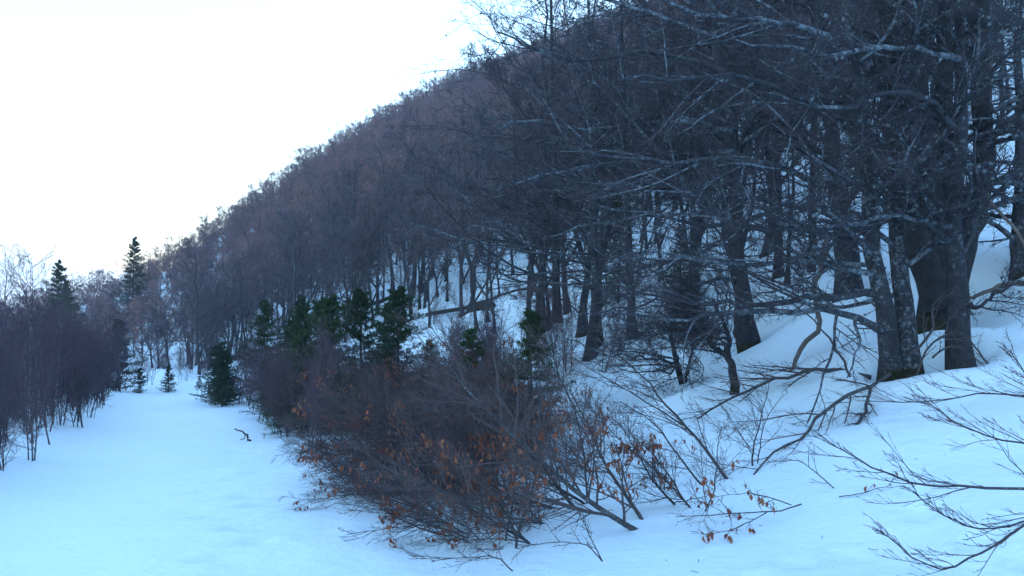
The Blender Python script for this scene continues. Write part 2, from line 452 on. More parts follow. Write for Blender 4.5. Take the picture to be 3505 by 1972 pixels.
def sapling_proto(seed, n_stem, Ls, lean, spread_deg, n1, n2, n3, stem='stem', twig='bush_twig', r0=0.02, upright=0.05, rmin=0.0018, wob=0.05, curve=0.0):
    """thin stems from one base; lean = (dx, dy, dz) mean stem direction"""
    rng = np.random.default_rng(seed)
    Q = 9
    S, SR = [], []
    for q in range(n_stem):
        L = Ls*rng.uniform(0.7, 1.1)
        d = unit(np.array(lean, float)+rng.normal(size=3)*math.tan(R(spread_deg))*np.array([1, 1, 0.4])); d[2] = max(d[2], 0.12)
        p = np.array([rng.normal()*0.1, rng.normal()*0.1, -0.15]); pts = [p]
        for i in range(1, Q):
            d = unit(d+rng.normal(size=3)*wob+np.array([lean[0]*curve, lean[1]*curve, upright])); p = p+d*L/(Q-1); pts.append(p)
        S.append(np.array(pts)); SR.append(r0*rng.uniform(0.6, 1.1)*(1-0.85*np.linspace(0, 1, Q)))
    S, SR = np.stack(S), np.stack(SR)
    st = MB(); V, F = tubes(S, SR, 6); st.add(V, F)
    cr = MB()
    b = tuple(0.12*v for v in (lean[0], lean[1], 0))
    l1, r1 = grow(rng, S, SR, n1, (0.12, 1.0), (22, 62), 0.42, 0.5, 6, 0.1, 0.03+upright*0.5, 0.2, b, rmin=rmin*1.7, fall=0.6)
    V, F = tubes(l1, r1, 4); cr.add(V, F)
    l2, r2 = grow(rng, l1, r1, n2, (0.12, 1.0), (25, 60), 0.45, 0.6, 4, 0.13, 0.04, 0.2, b, rmin=rmin*1.2, lmin=0.12)
    V, F = tubes(l2, r2, 3); cr.add(V, F)
    tips = [l1, l2]
    if n3:
        l3, r3 = grow(rng, l2, r2, n3, (0.1, 1.0), (22, 50), 0.5, 0.6, 3, 0.1, 0.05, 0.2, b, rmin=rmin, lmin=0.07)
        V, F = tubes(l3, r3, 3); cr.add(V, F); tips.append(l3)
    return finish([('stem', st, [stem]), ('twigs', cr, [twig])], 'sapling'), tips

def conifer_proto(seed, H, width, whorl=0.15, needle=0.03, dens=1.15, droop=-0.12, first=0.06):
    rng = np.random.default_rng(seed)
    tr = MB()
    t = np.linspace(0, 1, 8)
    P = np.stack([0.01*H*np.sin(t*5+seed), 0.01*H*np.cos(t*4), -0.15+t*(H+0.15)], -1)
    V, F = tubes(P[None], (0.022*H**0.8*(1-0.95*t)+0.004)[None], 7); tr.add(V, F)
    br, rr = [], []
    z = first*H
    while z < H*0.985:
        f = z/H
        n = rng.integers(6, 10)
        for q in range(n):
            az = rng.uniform(0, 6.28); ln = width*(1-f)**0.9*rng.uniform(0.3, 1.3)+0.02*H*(1-f)+0.02
            tt = np.linspace(0, 1, 6)[:, None]
            up = 0.8*f*f+droop
            d = np.array([math.cos(az), math.sin(az), up])
            br.append(np.array([0.01*H*math.sin(f*5+seed), 0.01*H*math.cos(f*4), z+rng.normal()*0.03*H*0.5])+ln*d*tt+np.array([0, 0, 0.22*ln])*tt**2*(1-f)+rng.normal(size=(6, 3))*0.02*ln)
            rr.append(np.linspace(0.008, 0.002, 6)*(0.6+ln))
        z += whorl*rng.uniform(0.7, 1.2)
    B, BR = np.stack(br), np.stack(rr)
    V, F = tubes(B, BR, 3); tr.add(V, F)
    nd = MB()
    s, sr = grow(rng, B, BR, int(9*dens), (0.12, 1.0), (35, 62), 0.34, 0.6, 3, 0.06, 0.02, 0.65, rmin=0.003, lmin=0.06)
    allp = [(s, int(13*dens)), (B, int(22*dens))]
    V, F = tubes(s, sr, 3); nd.add(V, F)
    for pl, nn in allp:
        a, ar = grow(rng, pl, np.full(pl.shape[:2], 0.004), nn, (0.1, 1.0), (35, 75), 0.0, 1, 2, 0, 0.05, 0.1, lmin=needle*1.6, rmin=0.0035*needle/0.022)
        d = a[:, 1]-a[:, 0]; sd = unit(np.cross(d, rng.normal(size=d.shape)))*0.16*needle*1.6
        # each needle cluster: a narrow folded blade of two faces
        md = a[:, 0]+d*0.5; n2 = unit(np.cross(d, sd))*needle*0.16
        Vn = np.stack([a[:, 0], md+sd+n2, a[:, 1], md-sd+n2], 1).reshape(-1, 3)
        nd.add(Vn, np.arange(len(Vn)).reshape(-1, 4))
    return finish([('trunk', tr, ['stem']), ('needles', nd, ['needle'])], 'conifer')

def place(name, proto, x, y, rz, sc, label, cat, group=None, dz=0.0, tilt=None):
    o = thing(name, (x, y, gz(x, y)+dz), label, cat, group, rz, sc)
    if tilt: o.rotation_euler = (tilt[0], tilt[1], rz)
    for p, me in proto: obj(p, me, o)
    return o

# ------------------------------------------------------------------ the beech wood on the hillside
rngF = np.random.default_rng(11)
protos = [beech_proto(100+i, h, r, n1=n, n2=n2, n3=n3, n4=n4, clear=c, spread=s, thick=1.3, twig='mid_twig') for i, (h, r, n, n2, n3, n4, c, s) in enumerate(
    [(9.5, 0.105, 14, 8, 7, 6, 0.56, 0.40), (10.5, 0.135, 15, 8, 7, 6, 0.54, 0.42), (8.5, 0.085, 13, 8, 6, 6, 0.56, 0.38), (11, 0.16, 16, 8, 7, 6, 0.52, 0.42),
     (8, 0.065, 12, 7, 6, 5, 0.5, 0.34), (6.5, 0.05, 11, 7, 6, 5, 0.45, 0.4)])]
NP = len(protos)
def scatter():
    pts = []
    s = 3.0
    for iy in range(0, 106):
        for ix in range(-84, 70):
            x = ix*s+(0.5*s if iy % 2 else 0)+rngF.uniform(-1.2, 1.2); y = iy*s+rngF.uniform(-1.2, 1.2)
            pts.append((x, y))
    for q_ in range(110):
        y = rngF.uniform(27, 80); pts.append((y*rngF.uniform(-0.5, 0.12), y))
    A = np.array(pts); x, y = A[:, 0], A[:, 1]
    d1, s1, _ = poly_dist(TOE, x, y); d2, s2, _ = poly_dist(RIDGE, x, y)
    u = d1*s1; q = x/np.maximum(y, 0.1)
    ok = (y > 18) & (q > -0.76) & (q < 0.72) & (u > np.where(y > 46, 1.0, 8.0)+2*np.sin(y*0.21)) & ((s2 > 0) | (d2 < 9))
    left = (y > 70) & (q > -0.76) & (u < -6) & (u > -34) & (y < 120)
    ok |= left
    open_right = (q > 0.5) & (y < 60)
    ok &= ~(open_right & (rngF.random(len(x)) < 0.3))
    ok &= ~((q > 0.56) & (y < 25))
    ok &= ~((y < 90) & (q < 0.1) & (rngF.random(len(x)) < 0.28))
    # hidden behind the big near crowns and higher than the frame
    z = height(x, y, False)
    ok &= ((z-EYE[2])/np.maximum(y, 1) < 0.5)
    A = A[ok]
    return A[np.argsort(np.hypot(A[:, 0], A[:, 1]))], None
def left_scale(q): return 0.62+0.38*sstep(-0.46, -0.16, np.asarray(q))     # the wood gets lower towards the spur's end
wood, _ = scatter()
zw = height(wood[:, 0], wood[:, 1])
def wood_label(x, y, k):
    q = x/y
    if q < -0.36: return 'slender bare beech in the dark wood beyond the end of the track', 'bare trees beyond the end of the track'
    if q < -0.05: return 'bare grey beech on the snowy slope above the dark green spruces', 'beeches on the slope above the spruces'
    if q < 0.22: return 'bare beech on the slope in the middle, behind the twiggy near crowns', 'beeches on the slope behind the near crowns'
    return 'bare beech trunk uphill behind the big lichen covered trees on the right', 'beeches uphill behind the big trees'
ORD = ['leftmost', 'second', 'third', 'fourth', 'fifth', 'sixth', 'seventh', 'eighth', 'ninth', 'tenth', 'eleventh', 'twelfth', 'thirteenth', 'fourteenth']
rows = {}
for k, (x, y) in enumerate(wood[:300]): rows.setdefault(wood_label(x, y, k), []).append(k)
own = {}
for (lab, grp), ks in rows.items():
    for r_, word in ((0, 'front row'), (1, 'second row')):
        row = sorted(ks[r_*12:r_*12+12], key=lambda q: wood[q, 0]/wood[q, 1])
        for i, q in enumerate(row): own[q] = ('bare ' if not lab.startswith('bare') else '')+lab.split(' in the ')[0].split(' on the ')[0].split(' uphill')[0].replace('bare ', '')+' '+{'b': ''}.get('', '')+grp.split(' ', 1)[1].replace('trees ', '')+', '+word+', '+ORD[i]+(' of twelve' if i == 0 else ' from the left')
for k, (x, y) in enumerate(wood[:300]):
    lab, grp = wood_label(x, y, k)
    place('beech_tree', protos[int(rngF.choice(NP, p=[0.22, 0.2, 0.22, 0.16, 0.12, 0.08]))], x, y, rngF.uniform(0, 6.28), rngF.uniform(0.72, 1.12)*left_scale(x/y), ' '.join(own.get(k, lab).split()), 'tree', grp, -0.05)

def far_wood(pts, z):
    """the wood that reads as one mass up to the ridge: trees set out by geometry nodes"""
    kit = bpy.data.collections.new('far_beech_kit')
    for i in range(2):
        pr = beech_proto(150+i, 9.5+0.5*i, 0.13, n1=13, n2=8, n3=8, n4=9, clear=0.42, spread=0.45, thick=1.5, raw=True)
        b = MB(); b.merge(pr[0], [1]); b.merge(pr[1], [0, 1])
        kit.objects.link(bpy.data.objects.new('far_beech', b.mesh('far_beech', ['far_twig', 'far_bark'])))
    n = len(pts)
    me = bpy.data.meshes.new('far_wood')
    me.vertices.add(n)
    me.vertices.foreach_set('co', np.stack([pts[:, 0], pts[:, 1], z-0.1], -1).astype(np.float32).ravel())
    for nm, ty, arr in (('spin', 'FLOAT', rngF.uniform(0, 6.28, n)), ('size', 'FLOAT', rngF.uniform(0.66, 0.95, n)*left_scale(pts[:, 0]/pts[:, 1])), ('which', 'INT', rngF.integers(0, 2, n))):
        at_ = me.attributes.new(nm, ty, 'POINT')
        at_.data.foreach_set('value', arr.astype(np.float32 if ty == 'FLOAT' else np.int32))
    o = tag(obj('far_wood', me), 'bare brown beech wood covering the hillside up to the ridge', 'forest', kind='stuff')
    ng = bpy.data.node_groups.new('far_wood', 'GeometryNodeTree')
    ng.interface.new_socket('Geometry', in_out='INPUT', socket_type='NodeSocketGeometry')
    ng.interface.new_socket('Geometry', in_out='OUTPUT', socket_type='NodeSocketGeometry')
    gi, go = ng.nodes.new('NodeGroupInput'), ng.nodes.new('NodeGroupOutput')
    ci = ng.nodes.new('GeometryNodeCollectionInfo'); ci.inputs['Collection'].default_value = kit
    ci.inputs['Separate Children'].default_value = True; ci.inputs['Reset Children'].default_value = True
    ip = ng.nodes.new('GeometryNodeInstanceOnPoints'); ip.inputs['Pick Instance'].default_value = True
    def attr(nm, ty):
        a = ng.nodes.new('GeometryNodeInputNamedAttribute'); a.data_type = ty; a.inputs['Name'].default_value = nm; return a.outputs['Attribute']
    cx = ng.nodes.new('ShaderNodeCombineXYZ'); ng.links.new(attr('spin', 'FLOAT'), cx.inputs[2])
    e2r = ng.nodes.new('FunctionNodeEulerToRotation'); ng.links.new(cx.outputs[0], e2r.inputs[0])
    ng.links.new(gi.outputs[0], ip.inputs['Points']); ng.links.new(ci.outputs[0], ip.inputs['Instance'])
    ng.links.new(attr('which', 'INT'), ip.inputs['Instance Index']); ng.links.new(e2r.outputs[0], ip.inputs['Rotation'])
    ng.links.new(attr('size', 'FLOAT'), ip.inputs['Scale']); ng.links.new(ip.outputs[0], go.inputs[0])
    o.modifiers.new('far_wood', 'NODES').node_group = ng
far_wood(wood[300:], zw[300:])
print('wood trees', len(wood))

# ------------------------------------------------------------------ the big near trees on the right
def near_tree(name, label, stems, limbs, seed, n1, n2, n3, n4, lf=0.4, bark='bark', t1=(0.25, 0.98), lichen=0, flat=0.55, base=None, rough=0.2, twig='twig', group=None, parts=True, l1bias=(0, 0, 0), ang=(50, 85), trop=0.02, rootflare=0.4):
    """stems, limbs: lists of (points, base radius, tip radius)"""
    rng = np.random.default_rng(seed)
    o0 = np.array(base if base is not None else stems[0][0][0], float)
    o = thing(name, tuple(o0), label, 'tree', group)
    Q = 22
    SP, SR = [], []
    for i, (pts, r0, r1) in enumerate(stems):
        g0 = gz(pts[0][0], pts[0][1])
        if pts[0][2] < g0+0.45: pts = [np.array([pts[0][0], pts[0][1], min(pts[0][2], g0)-0.14])]+list(pts[1:])
        P = resample(pts, Q)-o0
        t = np.linspace(0, 1, Q)
        P[1:-1] += rng.normal(size=(Q-2, 3))*0.012
        r = r0+(r1-r0)*t**0.85
        if rootflare and abs(pts[0][2]-o0[2]) < 0.8: r = r*(1+rootflare*np.exp(-np.maximum(P[:, 2], 0)/0.28))
        SP.append(P); SR.append(r)
        b = MB(); V, F = tubes(P[None], r[None], 14, lumps(rng, Q, 14, rough)); b.add(V, F)
        obj('trunk', b.mesh('trunk', [bark]), o)
    LP, LR = [], []
    for pts, r0, r1 in limbs:
        P = resample(pts, 14)-o0
        P[1:-1] += rng.normal(size=(12, 3))*0.03
        r = np.linspace(r0, r1, 14)
        b = MB(); V, F = tubes(P[None], r[None], 8, lumps(rng, 14, 8, 0.2)); b.add(V, F)
        obj('limb', b.mesh('limb', ['limb']), o)
        LP.append(P); LR.append(r)
    cr = MB()
    l1s, r1s = [], []
    if n1:
        for P, r in zip(SP, SR):
            a, b = grow(rng, P[None], r[None], n1, t1, ang, lf, 0.36, 14, 0.11, trop, flat*0.5, l1bias, rmin=0.012, rmax=0.06, fall=0.4)
            V, F = tubes(a, b, 6); cr.add(V, F, 1); l1s.append(a); r1s.append(b)
    if LP: l1s.append(np.stack(LP)); r1s.append(np.stack(LR))
    l1, r1 = np.concatenate(l1s), np.concatenate(r1s)
    l2, r2 = grow(rng, l1, r1, n2, (0.12, 1.0), (30, 65), 0.42, 0.5, 8, 0.12, 0.03, flat, rmin=0.006, rmax=0.03, fall=0.45)
    V, F = tubes(l2, r2, 4); cr.add(V, F, 1)
    l3, r3 = grow(rng, l2, r2, n3, (0.1, 1.0), (28, 62), 0.46, 0.55, 3, 0.13, 0.05, flat*0.7, rmin=0.0035, lmin=0.15)
    V, F = tubes(l3, r3, 3); cr.add(V, F, 0)
    if n4:
        l4, r4 = grow(rng, l3, r3, n4, (0.1, 1.0), (25, 60), 0.5, 0.6, 2, 0.14, 0.09, flat*0.4, rmin=0.0026, lmin=0.13)
        V, F = cones(l4, r4); cr.add(V, F, 0)
    obj('crown', cr.mesh('crown', [twig, 'limb']), o)
    if lichen:
        src = np.concatenate([l2[:, 1:].reshape(-1, 3), l3[:, :3].reshape(-1, 3)])
        c = src[rng.integers(0, len(src), lichen)]
        lb = MB()
        for kk in range(1):
            d = unit(rng.normal(size=c.shape)); s = rng.uniform(0.008, 0.03, len(c))[:, None]
            tt = np.linspace(-1, 1, 4)[None, :, None]
            V, F = tubes(c[:, None]+d[:, None]*s[:, None]*tt, s*np.array([[0.25, 0.9, 0.8, 0.2]]), 4, 1+0.4*rng.normal(size=(len(c), 4, 4))); lb.add(V, F)
        tag(obj('lichen', lb.mesh('lichen', ['lichen']), o), kind='stuff')
    return o
def path(d, *px):
    """sighted points at distance d (a number, or one for each end)"""
    d0, d1 = d if isinstance(d, tuple) else (d, d)
    n = len(px)
    return [at(p[0], p[1], d0+(d1-d0)*i/(n-1)) for i, p in enumerate(px)]

near_tree('beech_tree', 'twin stemmed beech with lichen bark and long low limbs reaching left over the snow',
    [(path((11.05, 10.6), (2248, 950), (2225, 800), (2196, 640), (2178, 450), (2150, 200), (2115, -100), (2080, -420)), 0.15, 0.05),
     (path((11.0, 11.4), (2298, 955), (2278, 800), (2256, 600), (2245, 350), (2240, 0), (2215, -380)), 0.155, 0.05)],
    [(path((10.9, 10.0), (2216, 830), (2130, 792), (1990, 782), (1850, 790), (1700, 805), (1540, 790)), 0.055, 0.012),
     (path((11.0, 10.2), (2205, 742), (2080, 750), (1900, 768), (1750, 755), (1590, 735)), 0.055, 0.012),
     (path((10.9, 9.8), (2200, 690), (2050, 660), (1880, 665), (1700, 640), (1520, 650)), 0.045, 0.012),
     (path((10.9, 9.4), (2190, 550), (2000, 520), (1820, 500), (1650, 480)), 0.045, 0.012),
     (path((10.8, 9.6), (2195, 620), (2060, 590), (1900, 570), (1720, 560), (1500, 520)), 0.055, 0.012),
     (path((10.8, 9.4), (2180, 460), (2020, 440), (1850, 400), (1650, 410), (1450, 370)), 0.05, 0.012),
     (path((10.8, 9.2), (2160, 260), (2000, 240), (1800, 190), (1560, 200)), 0.05, 0.012),
     (path((10.8, 9.2), (2150, 150), (1980, 60), (1780, 40), (1560, -20)), 0.05, 0.012)],
    21, 13, 11, 9, 6, lf=0.32, lichen=500, l1bias=(-0.25, -0.1, 0))
near_tree('beech_tree', 'straight lichen speckled beech standing just right of the twin stemmed tree',
    [(path((10.75, 10.8), (2422, 945), (2406, 750), (2400, 600), (2406, 400), (2416, 200), (2405, -50), (2385, -420)), 0.155, 0.05)],
    [(path((10.7, 9.8), (2420, 770), (2470, 765), (2530, 720), (2680, 690)), 0.03, 0.012),
     (path((10.6, 9.4), (2395, 570), (2250, 545), (2100, 560), (1950, 540)), 0.04, 0.01),
     (path((10.6, 9.2), (2408, 330), (2300, 240), (2100, 270), (1900, 230)), 0.05, 0.01),
     (path((10.6, 9.2), (2410, 150), (2250, 120), (2050, 130), (1850, 100)), 0.05, 0.01),
     (path((10.6, 9.6), (2410, 100), (2500, 60), (2620, 90)), 0.04, 0.01)],
    22, 24, 12, 9, 5, lf=0.3, lichen=500, l1bias=(-0.12, -0.1, 0))
near_tree('beech_tree', 'massive old mossy beech with a hollow dark base, splitting into thick stems',
    [(path((13.2, 13.6), (2375, 850), (2358, 700), (2345, 560), (2315, 330), (2295, 50), (2265, -300)), 0.36, 0.1),
     (path((13.2, 13.5), (2368, 770), (2420, 610), (2472, 440), (2466, 200), (2480, -250)), 0.27, 0.09),
     (path((13.0, 12.6), (2362, 770), (2305, 590), (2262, 380), (2230, 100), (2200, -250)), 0.25, 0.08),
     (path((13.3, 13.8), (2360, 740), (2380, 480), (2375, 200), (2390, -250)), 0.25, 0.08)],
    [(path((13, 12.4), (2466, 380), (2530, 310), (2640, 240)), 0.08, 0.03)],
    23, 12, 8, 7, 4, lf=0.34, bark='mossy', lichen=300, rough=0.3)
near_tree('beech_tree', 'grey beech with a moss skirt behind the pale broken branch',
    [(path((16.15, 16.6), (2138, 755), (2125, 600), (2105, 450), (2080, 250), (2050, 0), (2030, -230)), 0.26, 0.09)],
    [], 24, 26, 9, 7, 4, lf=0.36, lichen=200)
near_tree('beech_tree', 'forked beech with a bulging burl at its foot in the middle of the slope',
    [(path((16.0, 15.6), (1887, 875), (1868, 760), (1852, 650), (1850, 500), (1838, 300), (1800, 100), (1790, -100), (1780, -380)), 0.205, 0.05),
     (path((15.8, 16.2), (1850, 520), (1885, 300), (1905, 50), (1925, -280)), 0.13, 0.05)],
    [(path((15.7, 14.4), (1838, 330), (1700, 300), (1500, 330), (1330, 300), (1250, 330)), 0.06, 0.012),
     (path((15.7, 14.2), (1840, 380), (1650, 400), (1480, 420), (1330, 450), (1250, 480)), 0.05, 0.012),
     (path((15.6, 14.4), (1815, 180), (1650, 130), (1450, 150), (1330, 110), (1250, 80)), 0.06, 0.012),
     (path((15.6, 14.6), (1800, 90), (1620, 30), (1430, -40), (1330, -90)), 0.06, 0.012),
     (path((15.6, 14.6), (1795, -20), (1600, -90), (1400, -180)), 0.06, 0.012),
     (path((15.8, 14.6), (1850, 500), (1700, 540), (1500, 560), (1360, 600)), 0.045, 0.01),
     (path((15.8, 14.4), (1855, 600), (1720, 650), (1560, 680), (1400, 720)), 0.045, 0.01),
     (path((15.9, 14.6), (1862, 690), (1740, 720), (1600, 770), (1460, 790)), 0.04, 0.01),
     (path((15.8, 15.0), (1852, 560), (1950, 540), (2080, 590), (2200, 600)), 0.04, 0.01),
     (path((15.8, 14.8), (1850, 430), (1740, 470), (1600, 480), (1440, 510)), 0.045, 0.01)],
    25, 22, 11, 9, 5, lf=0.42, lichen=900, l1bias=(-0.15, -0.1, 0))
# burl at the foot of that tree
def burl():
    o = [c for c in bpy.data.objects if c.get('label', '').startswith('forked beech with')][0]
    rng = np.random.default_rng(2)
    t = np.linspace(-1, 1, 8)
    P = np.stack([0*t, 0*t, t*0.22], -1)[None]+np.array([-0.2, -0.12, 0.32])
    V, F = tubes(P, (0.17*np.sqrt(np.clip(1-t**2, 0.01, 1)))[None], 10, lumps(rng, 8, 10, 0.2))
    b = MB(); b.add(V, F); obj('burl', b.mesh('burl', ['bark']), o)
burl()
# more trees between the near ones and the wood
def simple_near(label, d, px, py, top, r, seed, lf=0.38, n1=26, n2=9, n3=7, n4=4, lichen=80, group=None, bias=(0, 0, 0)):
    near_tree('beech_tree', label, [(path((d, d), (px, py+12), (px+(top-px)*0.25, py-220), (px+(top-px)*0.6, py-480), (top, py-900)), r, 0.03)], [], seed, n1, n2, n3, n4, lf=lf, lichen=lichen, t1=(0.12, 0.98), group=group, l1bias=bias)
simple_near('slim beech leaning slightly left, left of the burled beech', 18.5, 1590, 842, 1560, 0.11, 31, lf=0.45, n1=30, n4=5, bias=(-0.2, 0, 0))
simple_near('stout beech on the snow bank, its trunk hidden in grey twigs', 20.5, 1500, 842, 1480, 0.14, 32, lf=0.5, n1=32, n2=10, n3=8, n4=5, bias=(-0.2, 0, 0), lichen=400)
simple_near('straight dark beech at the brow of the snow bank behind the russet bushes', 23.5, 1400, 800, 1385, 0.14, 33, lf=0.46, n1=34, n2=10, n3=8, n4=5, bias=(-0.1, 0, 0), lichen=400)
simple_near('dark beech among the crowded trunks above the burled tree', 22.5, 1960, 690, 1950, 0.13, 36)
simple_near('beech with a thick crown between the burled tree and the moss skirted one', 19.5, 2040, 730, 2050, 0.12, 37)
simple_near('narrow beech pair, the darker one, just uphill of the burled tree', 20, 1745, 780, 1735, 0.11, 34)

simple_near('dark trunk cut by the right edge of the picture', 13.5, 2568, 690, 2560, 0.16, 38, n1=20)
simple_near('thin grey trunk uphill near the upper right corner, left of a pair', 26, 2488, 330, 2490, 0.1, 39, n1=16, n2=7, n3=6, n4=3)
simple_near('thinnest grey trunk near the upper right corner, between two others', 28, 2520, 318, 2512, 0.08, 40, n1=16, n2=7, n3=6, n4=3)

# small crooked trees in front of the burled beech
near_tree('beech_sapling', 'small crooked beech with two bent stems and a flat twiggy crown',
    [(path((12.3, 12.2), (1852, 985), (1842, 930), (1828, 890), (1836, 850), (1815, 800), (1790, 750)), 0.07, 0.02),
     (path((12.2, 12.0), (1828, 895), (1790, 870), (1765, 820), (1740, 790)), 0.045, 0.015)],
    [(path((12.2, 11.5), (1830, 850), (1760, 830), (1650, 840), (1520, 870)), 0.025, 0.006)],
    41, 11, 8, 7, 4, lf=0.8, t1=(0.35, 1), flat=0.7, lichen=60, rootflare=0.3, l1bias=(-0.3, 0, 0))
near_tree('beech_sapling', 'dark bushy beech sapling rooted in a bare patch left of the crooked one',
    [(path((15, 14.8), (1718, 942), (1700, 900), (1690, 860), (1685, 810)), 0.06, 0.02),
     (path((15, 14.6), (1715, 935), (1740, 890), (1735, 840)), 0.04, 0.015)],
    [(path((14.9, 14), (1700, 910), (1600, 900), (1480, 880)), 0.025, 0.006), (path((14.9, 13.6), (1715, 930), (1620, 935), (1500, 915)), 0.02, 0.006)],
    42, 12, 8, 7, 4, lf=1.1, t1=(0.15, 1), flat=0.7, rootflare=0.2, l1bias=(-0.4, 0, 0))

def branch_thing(name, label, cat, limbs, seed, n2, n3, n4, mat='stem', lf=0.4, flat=0.3, bias=(0, 0, 0), trop=0.04, part='branch', group=None, ang=(25, 55), twig='bush_twig', rmin=0.0022):
    """a branch lying, hanging or reaching: limbs with twigs"""
    rng = np.random.default_rng(seed)
    o0 = np.array(limbs[0][0][0])
    o = thing(name, tuple(o0), label, cat, group)
    tips = []
    for pts, r0, r1 in limbs:
        P = resample(pts, 14)-o0; P[1:-1] += rng.normal(size=(12, 3))*r0*0.5
        r = np.linspace(r0, r1, 14)
        b = MB(); V, F = tubes(P[None], r[None], 8, lumps(rng, 14, 8, 0.2)); b.add(V, F); lo = obj(part, b.mesh(part, [mat]), o)
        if not n2: continue
        cr = MB()
        l2, r2 = grow(rng, P[None], r[None], n2, (0.15, 1.0), ang, lf, 0.5, 7, 0.08, trop, flat, bias, rmin=rmin*1.4, fall=0.5)
        V, F = tubes(l2, r2, 4); cr.add(V, F); last = l2
        if n3:
            l3, r3 = grow(rng, l2, r2, n3, (0.15, 1.0), ang, 0.42, 0.6, 5, 0.09, trop, flat, bias, rmin=rmin, lmin=0.06)
            V, F = tubes(l3, r3, 3); cr.add(V, F); last = l3
            if n4:
                l4, r4 = grow(rng, l3, r3, n4, (0.2, 1.0), ang, 0.42, 0.7, 3, 0.1, trop, flat, bias, rmin=rmin, lmin=0.025)
                V, F = tubes(l4, r4, 3); cr.add(V, F); last = l4
        tips.append(last)
        obj('twigs', cr.mesh('twigs', [twig]), lo)
    tips = [np.concatenate(tips)] if tips else []
    return o, tips, o0

branch_thing('broken_branch', 'pale barkless broken branch hanging down to the snow left of the twin stems', 'branch',
    [(path((13.2, 12.2), (2085, 590), (2060, 680), (2052, 740), (2062, 790), (2040, 850), (2005, 905), (1985, 935)), 0.05, 0.03)], 51, 0, 0, 0, mat='pale_wood', lf=0.2)
branch_thing('fallen_branch', 'dark fallen branch lying on the snow below the crooked sapling', 'branch',
    [([np.array([5.0, 11.2, gz(5.0, 11.2)+0.05]), np.array([4.5, 11.6, gz(4.5, 11.6)+0.08]), np.array([3.9, 11.6, gz(3.9, 11.6)+0.12]), np.array([3.2, 11.4, gz(3.2, 11.4)+0.1]), np.array([2.5, 10.8, gz(2.5, 10.8)+0.06])], 0.035, 0.01)],
    52, 16, 7, 3, lf=0.4, flat=0.7, trop=0.02, bias=(-0.2, 0, 0))
branch_thing('arching_branch', 'bare branch arching down from the twin stems to the snow with a forked prop', 'branch',
    [(path((10.9, 8.25), (2240, 940), (2190, 975), (2120, 1000), (2060, 1045), (2020, 1100), (1960, 1130), (1895, 1195)), 0.028, 0.009),
     (path((10.2, 9.3), (2190, 975), (2178, 1030), (2155, 1068)), 0.02, 0.015)],
    53, 10, 6, 3, lf=0.35, flat=0.5, trop=-0.02, bias=(-0.3, -0.1, -0.05))
branch_thing('fallen_branch', 'thin dry branch stuck upright in the snow left of the twin stems', 'branch',
    [(path((10.6, 10.4), (2138, 948), (2110, 890), (2080, 845), (2040, 800), (1990, 760)), 0.018, 0.007)], 54, 4, 3, 0, lf=0.4)
branch_thing('fallen_branch', 'tangle of dry sticks leaning round the foot of the straight beech', 'branch',
    [(path((10.4, 10.5), (2300, 950), (2330, 880), (2390, 840), (2440, 850)), 0.015, 0.008), (path((10.3, 10.5), (2345, 900), (2400, 870), (2470, 915)), 0.014, 0.007),
     (path((10.5, 10.4), (2280, 900), (2340, 830), (2350, 760), (2400, 735)), 0.02, 0.009), (path((10.2, 10.4), (2490, 925), (2440, 860), (2360, 850)), 0.013, 0.006)],
    55, 8, 4, 0, lf=0.4)
branch_thing('fallen_branch', 'pale bare limb lying in from the right edge behind the straight beech', 'branch',
    [(path((12, 11), (2400, 760), (2450, 745), (2500, 722), (2600, 718), (2750, 740)), 0.03, 0.025)], 56, 0, 0, 0, mat='pale_wood', lf=0.3)
branch_thing('fallen_branch', 'crooked pale dead branch dangling at the upper right edge', 'branch',
    [(path((11.5, 11), (2470, 470), (2500, 520), (2550, 570), (2590, 640), (2640, 700)), 0.028, 0.015)], 57, 3, 2, 0, mat='pale_wood', lf=0.3)
branch_thing('thin_sapling', 'thin upright sapling with curved twigs in open snow below the arching branch', 'sapling',
    [(path((8.55, 8.5), (1892, 1175), (1896, 1120), (1915, 1050), (1935, 960)), 0.011, 0.004), (path((8.6, 8.6), (1905, 1175), (1912, 1120), (1925, 1060), (1965, 1000)), 0.008, 0.003)],
    58, 9, 5, 2, lf=0.7, flat=0.4, part='stem', bias=(-0.25, 0, 0))

# sapling at the right edge: its stem stands outside the picture, its sprays reach in
tag_right = dict(flat=0.15, bias=(-0.28, -0.05, 0.12), part='limb', ang=(18, 42), rmin=0.0019)
branch_thing('beech_sapling', 'budding beech sprays reaching in from the right edge over the snow', 'sapling',
    [(path((5.3, 5.0), (2780, 1240), (2575, 1228), (2400, 1225), (2300, 1215), (2180, 1165), (2085, 1115)), 0.011, 0.003),
     (path((5.6, 5.9), (2800, 1180), (2650, 1130), (2500, 1100), (2400, 1060), (2320, 1000)), 0.009, 0.003),
     (path((6.2, 6.6), (2800, 1060), (2650, 1010), (2480, 990), (2330, 1010), (2170, 1008)), 0.009, 0.003),
     (path((5.6, 5.6), (2800, 1120), (2680, 1040), (2590, 960), (2540, 880)), 0.009, 0.003),
     (path((5.3, 5.6), (2980, 1480), (2880, 1360), (2800, 1190), (2760, 1000), (2740, 800)), 0.03, 0.01)],
    61, 13, 6, 2, lf=0.36, **tag_right)
